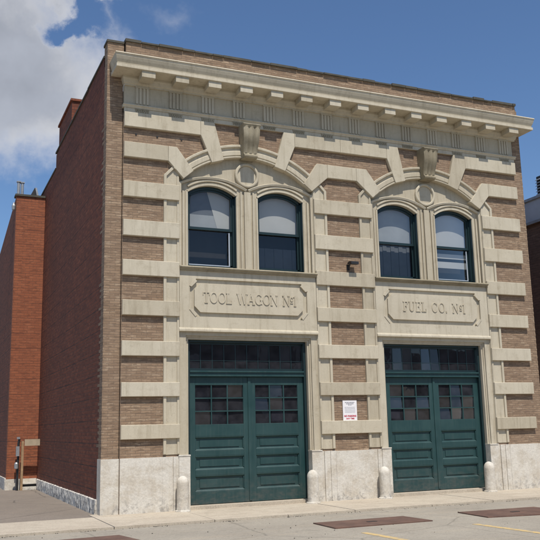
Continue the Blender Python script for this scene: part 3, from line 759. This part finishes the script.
# ------------------------------------------------------------------ sign on the centre pier
o = tag(empty('wall_sign', (5.48, .02, 1.9)), 'small white notice board with red lettering on the centre pier', 'sign')
part('board', 'white', o, (-.175, .175, 0, .02, -.245, .235), bev=.004)
bm = bmesh.new()
random.seed(3)
def row(bm, z, h, x0, x1, wmin, wmax):
    x = x0
    while x < x1:
        w = random.uniform(wmin, wmax); box(bm, x, min(x + w, x1), -.002, .001, z, z + h); x += w + wmin * .6
row(bm, .185, .014, -.12, .12, .02, .05); row(bm, .155, .016, -.09, .09, .02, .04); row(bm, .13, .012, -.04, .05, .02, .03)
for i in range(5): row(bm, .085 - i * .028, .006, -.13, .13, .012, .035)
link('small_print', bm, 'signgrey', o)
def fonttext(name, body, size, x, z, y, mat, parent, bold=.0):
    cu = bpy.data.curves.new(name, 'FONT'); cu.body = body; cu.size = size; cu.align_x = 'CENTER'; cu.extrude = .0008; cu.offset = bold
    t = bpy.data.objects.new(name, cu); COL.objects.link(t); bpy.context.view_layer.update()
    me = bpy.data.meshes.new_from_object(t.evaluated_get(bpy.context.evaluated_depsgraph_get()))
    bpy.data.objects.remove(t); me.materials.clear(); me.materials.append(M[mat]); me.name = name
    o_ = bpy.data.objects.new(name, me); COL.objects.link(o_); o_.parent = parent; o_.rotation_euler = (PI / 2, 0, 0); o_.location = (x, y, z); return o_
fonttext('red_lettering', 'NO PARKING', .050, 0, -.12, -.0015, 'signred', o, .0025)
fonttext('red_lettering', 'ANY TIME', .046, 0, -.175, -.0015, 'signred', o, .0018)

# ------------------------------------------------------------------ small lamp on the pier
o = tag(empty('security_light', (5.62, .05, 5.2)), 'small dark security light on the centre pier between the upper windows', 'lamp')
part('wall_plate', 'iron', o, (-.075, -.0, -.03, .0, -.14, .02))
bm = bmesh.new(); tube(bm, [(-.04, -.03, -.12), (-.04, -.08, -.10), (-.04, -.12, -.02), (-.03, -.13, .02)], .018); link('bracket', bm, 'iron', o)
bm = bmesh.new(); prism(bm, [(-.13, .0), (-.27, -.01), (-.27, .07), (-.13, .09), (-.05, .06), (-.05, .02)], -.07, .16, 'x'); link('lamp_head', bm, 'iron', o, False, .006); o.scale = (.85, .85, .85)

# ------------------------------------------------------------------ rear wing at the end of the alley
o = tag(empty('brick_wing', (-.4, 12, 0)), 'orange red brick rear building closing the end of the alley', 'building')
def K(q, loc): q.matrix_parent_inverse = Matrix.Translation(-Vector(loc)); return q
L0 = (-.4, 12, 0)
bm = bmesh.new(); box(bm, -.86, -.006, 8.92, 9.2, 0, 8.70); K(link('front_wall', bm, 'orange', o), L0)
bm = bmesh.new(); prism(bm, [(9.201, 0), (9.201, 8.68), (14, 7.9), (26, 5.9), (26, 0)], -.858, -.55, 'x'); K(link('side_wall', bm, 'red', o), L0)
bm = bmesh.new(); box(bm, -.90, -.006, 8.88, 9.24, 8.70, 8.76); K(link('coping', bm, 'coping', o), L0)
bm = bmesh.new(); box(bm, -.89, -.03, 8.87, 8.919, 0, .30); K(link('rubble_base', bm, 'granite', o), L0)
bm = bmesh.new(); box(bm, -.90, -.86, 8.95, 20, 0, .33); K(link('rubble_base', bm, 'rubble', o), L0)
bm = bmesh.new(); box(bm, -.548, -.006, 9.201, 26, 5.6, 5.8); K(link('roof', bm, 'roof', o), L0)
for dx, zt in ((-.80, 9.17), (-.69, 9.15)):
    bm = bmesh.new(); tube(bm, [(dx, 9.05, 8.6), (dx, 9.05, zt)], .045, 12); box(bm, dx - .06, dx + .06, 8.99, 9.11, zt, zt + .03)
    K(link('flue_pipe', bm, 'galv', o), L0)
bm = bmesh.new(); lathe(bm, -.93, 9.0, [(.02, 8.25), (.05, 8.28), (.06, 8.4), (.03, 8.46), (.02, 8.5)], 14); K(link('floodlight', bm, 'galv', o), L0)
# dark flashing hood on the roof between wing and main building
o = tag(empty('roof_vent', (-.33, 9.5, 8.76)), 'dark triangular roof vent with pale side above the orange wing', 'vent')
bm = bmesh.new(); prism(bm, [(-.13, 0), (.05, .38), (.13, .0)], -.15, .15); link('hood', bm, 'iron', o)
bm = bmesh.new(); prism(bm, [(.06, .38), (.11, .38), (.21, .0), (.14, .0)], -.15, .15); link('side_panel', bm, 'galv', o)

# ------------------------------------------------------------------ meter post and timber rail in the alley
o = tag(empty('utility_post', (-.50, 8.55, 0)), 'grey utility pipe with meters strapped to a brown wooden post in the alley', 'post')
part('timber_post', 'wood', o, (-.01, .055, -.04, .04, 0, 1.36), bev=.005)
bm = bmesh.new(); tube(bm, [(-.09, 0, 0), (-.09, 0, 1.30), (-.07, 0, 1.42)], .035, 10); link('pipe', bm, 'iron', o)
bm = bmesh.new(); box(bm, -.16, -.07, -.09, -.03, .95, 1.22); lathe(bm, -.14, -.08, [(.05, .60), (.055, .62), (.055, .74), (.03, .78)], 14); link('meter', bm, 'galv', o)
bm = bmesh.new(); box(bm, -.14, -.06, -.05, .03, 1.42, 1.48); link('cap', bm, 'galv', o)
o = part('timber_rail', 'palewood', None, (-.43, -.01, 8.46, 8.51, 1.23, 1.41), bev=.006); tag(o, 'pale timber board running from the alley post to the side wall', 'board')
o = tag(empty('concrete_step', (-.25, 8.7, 0)), 'low white edged step between the alley post and the side wall', 'step')
part('riser', 'iron', o, (-.22, .20, -.02, .16, 0.001, .16)); part('tread', 'granite', o, (-.22, .20, -.10, -.021, .001, .09), (-.22, .20, -.08, .16, .161, .20))

# ------------------------------------------------------------------ building on the right
o = tag(empty('dark_building', (17, 8, 0)), 'dark brown building with pale metal parapet at the right edge', 'building')
L1 = (17, 8, 0)
bm = bmesh.new(); box(bm, 14, 24, .6, 15, 0, 7.66); K(link('wall', bm, 'brownwall', o), L1)
bm = bmesh.new(); box(bm, 13.93, 24.05, .53, 15.05, 7.66, 8.34); K(link('parapet_band', bm, 'lightmetal', o), L1)
bm = bmesh.new(); box(bm, 13.88, 24.1, .48, 15.1, 8.34, 8.42); K(link('coping', bm, 'galv', o), L1)
bm = bmesh.new(); box(bm, 13.90, 13.94, .53, 15, 7.60, 7.68); K(link('flashing', bm, 'galv', o), L1)
o = tag(empty('rooftop_louvre', (14.9, 3.2, 8.42)), 'dark louvred unit standing on the roof of the dark brown building', 'vent')
part('housing', 'iron', o, (-.40, .6, -.5, .25, 0, .84))
bm = bmesh.new()
for i in range(8): prism(bm, [(-.503, .06 + i * .095), (-.56, .03 + i * .095), (-.56, .05 + i * .095), (-.503, .09 + i * .095)], -.43, .58, 'x')
for i in range(8): prism(bm, [(-.403, .06 + i * .095), (-.46, .03 + i * .095), (-.46, .05 + i * .095), (-.403, .09 + i * .095)], -.5, .25, 'y')
link('louvre', bm, 'galv', o)

# ------------------------------------------------------------------ row across the street (seen only mirrored in the glass)
o = tag(empty('warehouse', (6, -52, 0)), 'grey warehouse across the street behind the viewer', 'building'); L2 = (6, -52, 0)
bm = bmesh.new(); box(bm, -30, 14, -60, -46, 0, 9.0); prism(bm, [(14, 0), (14, 11), (20, 15), (26, 11), (26, 0)], -60, -45.9); box(bm, 26, 60, -60, -46, 0, 8.0)
K(link('wall', bm, 'greywall', o), L2)
for i in range(14):
    bm = bmesh.new(); box(bm, -27 + i * 6, -25 + i * 6, -46, -45.85, 2, 5); K(link('window', bm, 'lightmetal', o), L2)

# ------------------------------------------------------------------ pebbles and chips on the lot
bm = bmesh.new()
for i in range(70):
    x = random.uniform(-2, 11); y = random.uniform(-6.2, -1.95); r = random.uniform(.004, .014)
    mtx = Matrix.Translation((x, y, -.028 + r * .3)) @ Matrix.Rotation(random.uniform(0, 6), 4, 'Z') @ Matrix.Diagonal((r, r * random.uniform(.5, 1), r * .6, 1))
    bmesh.ops.create_icosphere(bm, subdivisions=1, radius=1, matrix=mtx)
for i in range(420):
    x = random.uniform(-6, 11); x += .4 * math.sin(x * 5); y = -1.90 - abs(random.gauss(0, .05)); r = random.uniform(.003, .011)
    bmesh.ops.create_icosphere(bm, subdivisions=1, radius=1, matrix=Matrix.Translation((x, y, -.028 + r * .3)) @ Matrix.Rotation(random.uniform(0, 6), 4, 'Z') @ Matrix.Diagonal((r, r * .7, r * .6, 1)))
g = link('gravel', bm, 'coping'); g['kind'] = 'stuff'; g['label'] = 'small loose stones scattered over the lot'; g['category'] = 'gravel'

# ------------------------------------------------------------------ camera
f = Vector((0.39300567, 0.89965647, 0.1901704)); up = Vector((-0.05482589, -0.18351756, 0.98148633)); rt = Vector((0.91790014, -0.39615596, -0.02279897))
cam = bpy.data.cameras.new('camera'); co = bpy.data.objects.new('camera', cam); COL.objects.link(co)
co.matrix_world = Matrix(((rt.x, up.x, -f.x, -3.3546564), (rt.y, up.y, -f.y, -15.96476207), (rt.z, up.z, -f.z, 1.6), (0, 0, 0, 1)))
cam.sensor_width = 36; cam.lens = 36 * 809.862 / 540; cam.clip_end = 2000; S.camera = co

# ------------------------------------------------------------------ light
EL, AZ = math.radians(61.5), math.radians(-3)      # sun in front of the facade, slightly to the right
sd = Vector((math.sin(AZ) * math.cos(EL), -math.cos(AZ) * math.cos(EL), math.sin(EL)))
sl = bpy.data.lights.new('sun', 'SUN'); sl.energy = 4.3; sl.angle = math.radians(.5); sl.color = (1, .94, .855)
so = bpy.data.objects.new('sun', sl); COL.objects.link(so); so.rotation_euler = (-sd).to_track_quat('-Z', 'Y').to_euler(); so.location = (5, -20, 30)
w = bpy.data.worlds.new('World'); S.world = w; w.use_nodes = True; n = w.node_tree; n.nodes.clear()
wo = N(n, 'ShaderNodeOutputWorld'); bg = N(n, 'ShaderNodeBackground'); n.links.new(bg.outputs[0], wo.inputs[0])
sky = N(n, 'ShaderNodeTexSky', sky_type='NISHITA'); sky.sun_disc = False; sky.sun_elevation = EL
sky.sun_rotation = math.atan2(sd.x, sd.y); sky.air_density = 1.0; sky.dust_density = .6; sky.ozone_density = 2.0; sky.altitude = 200
bg.inputs[1].default_value = .092
tc = N(n, 'ShaderNodeTexCoord'); sp = N(n, 'ShaderNodeSeparateXYZ'); n.links.new(tc.outputs['Generated'], sp.inputs[0])
def math_(op, a, b=None, clamp=False):
    x = N(n, 'ShaderNodeMath', operation=op, use_clamp=clamp)
    for s, v in ((x.inputs[0], a), (x.inputs[1], b)):
        if v is None: continue
        if isinstance(v, (int, float)): s.default_value = v
        else: n.links.new(v, s)
    return x.outputs[0]
az = math_('MULTIPLY', math_('ARCTAN2', sp.outputs[0], sp.outputs[1]), 180 / PI)
el = math_('MULTIPLY', math_('ARCSINE', sp.outputs[2]), 180 / PI)
cn = N(n, 'ShaderNodeTexNoise'); cn.inputs['Scale'].default_value = 7; cn.inputs['Detail'].default_value = 9; cn.inputs['Roughness'].default_value = .58; n.links.new(tc.outputs['Generated'], cn.inputs['Vector'])
cn2 = N(n, 'ShaderNodeTexNoise'); cn2.inputs['Scale'].default_value = 22; cn2.inputs['Detail'].default_value = 6; n.links.new(tc.outputs['Generated'], cn2.inputs['Vector'])
wn = N(n, 'ShaderNodeTexNoise'); wn.inputs['Scale'].default_value = 9; wn.inputs['Detail'].default_value = 8; wn.inputs['Roughness'].default_value = .6; n.links.new(tc.outputs['Generated'], wn.inputs['Vector'])
ws = N(n, 'ShaderNodeSeparateColor'); n.links.new(wn.outputs['Color'], ws.inputs[0])
az = math_('ADD', az, math_('MULTIPLY', math_('SUBTRACT', ws.outputs[0], .5), 11))
el = math_('ADD', el, math_('MULTIPLY', math_('SUBTRACT', ws.outputs[1], .5), 8))
def blob(a0, e0, ra, re):
    dx = math_('DIVIDE', math_('SUBTRACT', az, a0), ra); dz = math_('DIVIDE', math_('SUBTRACT', el, e0), re)
    return math_('SUBTRACT', 1, math_('SQRT', math_('ADD', math_('MULTIPLY', dx, dx), math_('MULTIPLY', dz, dz))))
BL = [(2.0, 24.3, 12.5, 7.6), (0, 34, 15, 7), (9.5, 31.2, 6.5, 3.2), (-12, 18, 13, 9), (60, 36, 14, 5), (-45, 30, 20, 8), (100, 25, 20, 7), (-100, 30, 30, 10), (170, 30, 30, 10)]
m_ = None
for bl in BL:
    v = blob(*bl); m_ = v if m_ is None else math_('MAXIMUM', m_, v)
m_ = math_('SUBTRACT', m_, math_('MULTIPLY', math_('MAXIMUM', blob(9.2, 27.9, 3.0, .9), 0), .5))
def smooth(v, a, b):
    x = N(n, 'ShaderNodeMapRange', interpolation_type='SMOOTHSTEP'); x.inputs['From Min'].default_value = a; x.inputs['From Max'].default_value = b
    n.links.new(v, x.inputs['Value']); return x.outputs[0]
mask = math_('ADD', m_, math_('MULTIPLY', math_('SUBTRACT', cn.outputs[0], .5), .5))
dens = smooth(mask, -.04, .36)
wisp = smooth(math_('ADD', blob(18, 27.4, 4, 1.6), math_('MULTIPLY', math_('SUBTRACT', cn2.outputs[0], .5), 2.0)), .25, 1.3)
thick = smooth(math_('ADD', m_, math_('MULTIPLY', math_('SUBTRACT', cn2.outputs[0], .5), .6)), .05, .55)
cc = mix(n, thick, (8.4, 8.4, 8.6), (4.5, 4.75, 5.35))
cc = mix(n, .45, cc, ramp(n, cn2.outputs[0], [(.3, .6), (.7, 1.)]), 'MULTIPLY')
cover = math_('MAXIMUM', math_('MULTIPLY', dens, .92), math_('MULTIPLY', wisp, .2))
final = mix(n, cover, mix(n, 1, sky.outputs[0], (.86, 1.02, 1.19), 'MULTIPLY'), cc)
n.links.new(final, bg.inputs[0])

S.render.engine = 'CYCLES'
S.view_settings.view_transform = 'Standard'; S.view_settings.look = 'None'; S.view_settings.gamma = 1; S.view_settings.exposure = 0.13
S.view_settings.use_curve_mapping = False
S.render.resolution_x = 1024; S.render.resolution_y = 1024
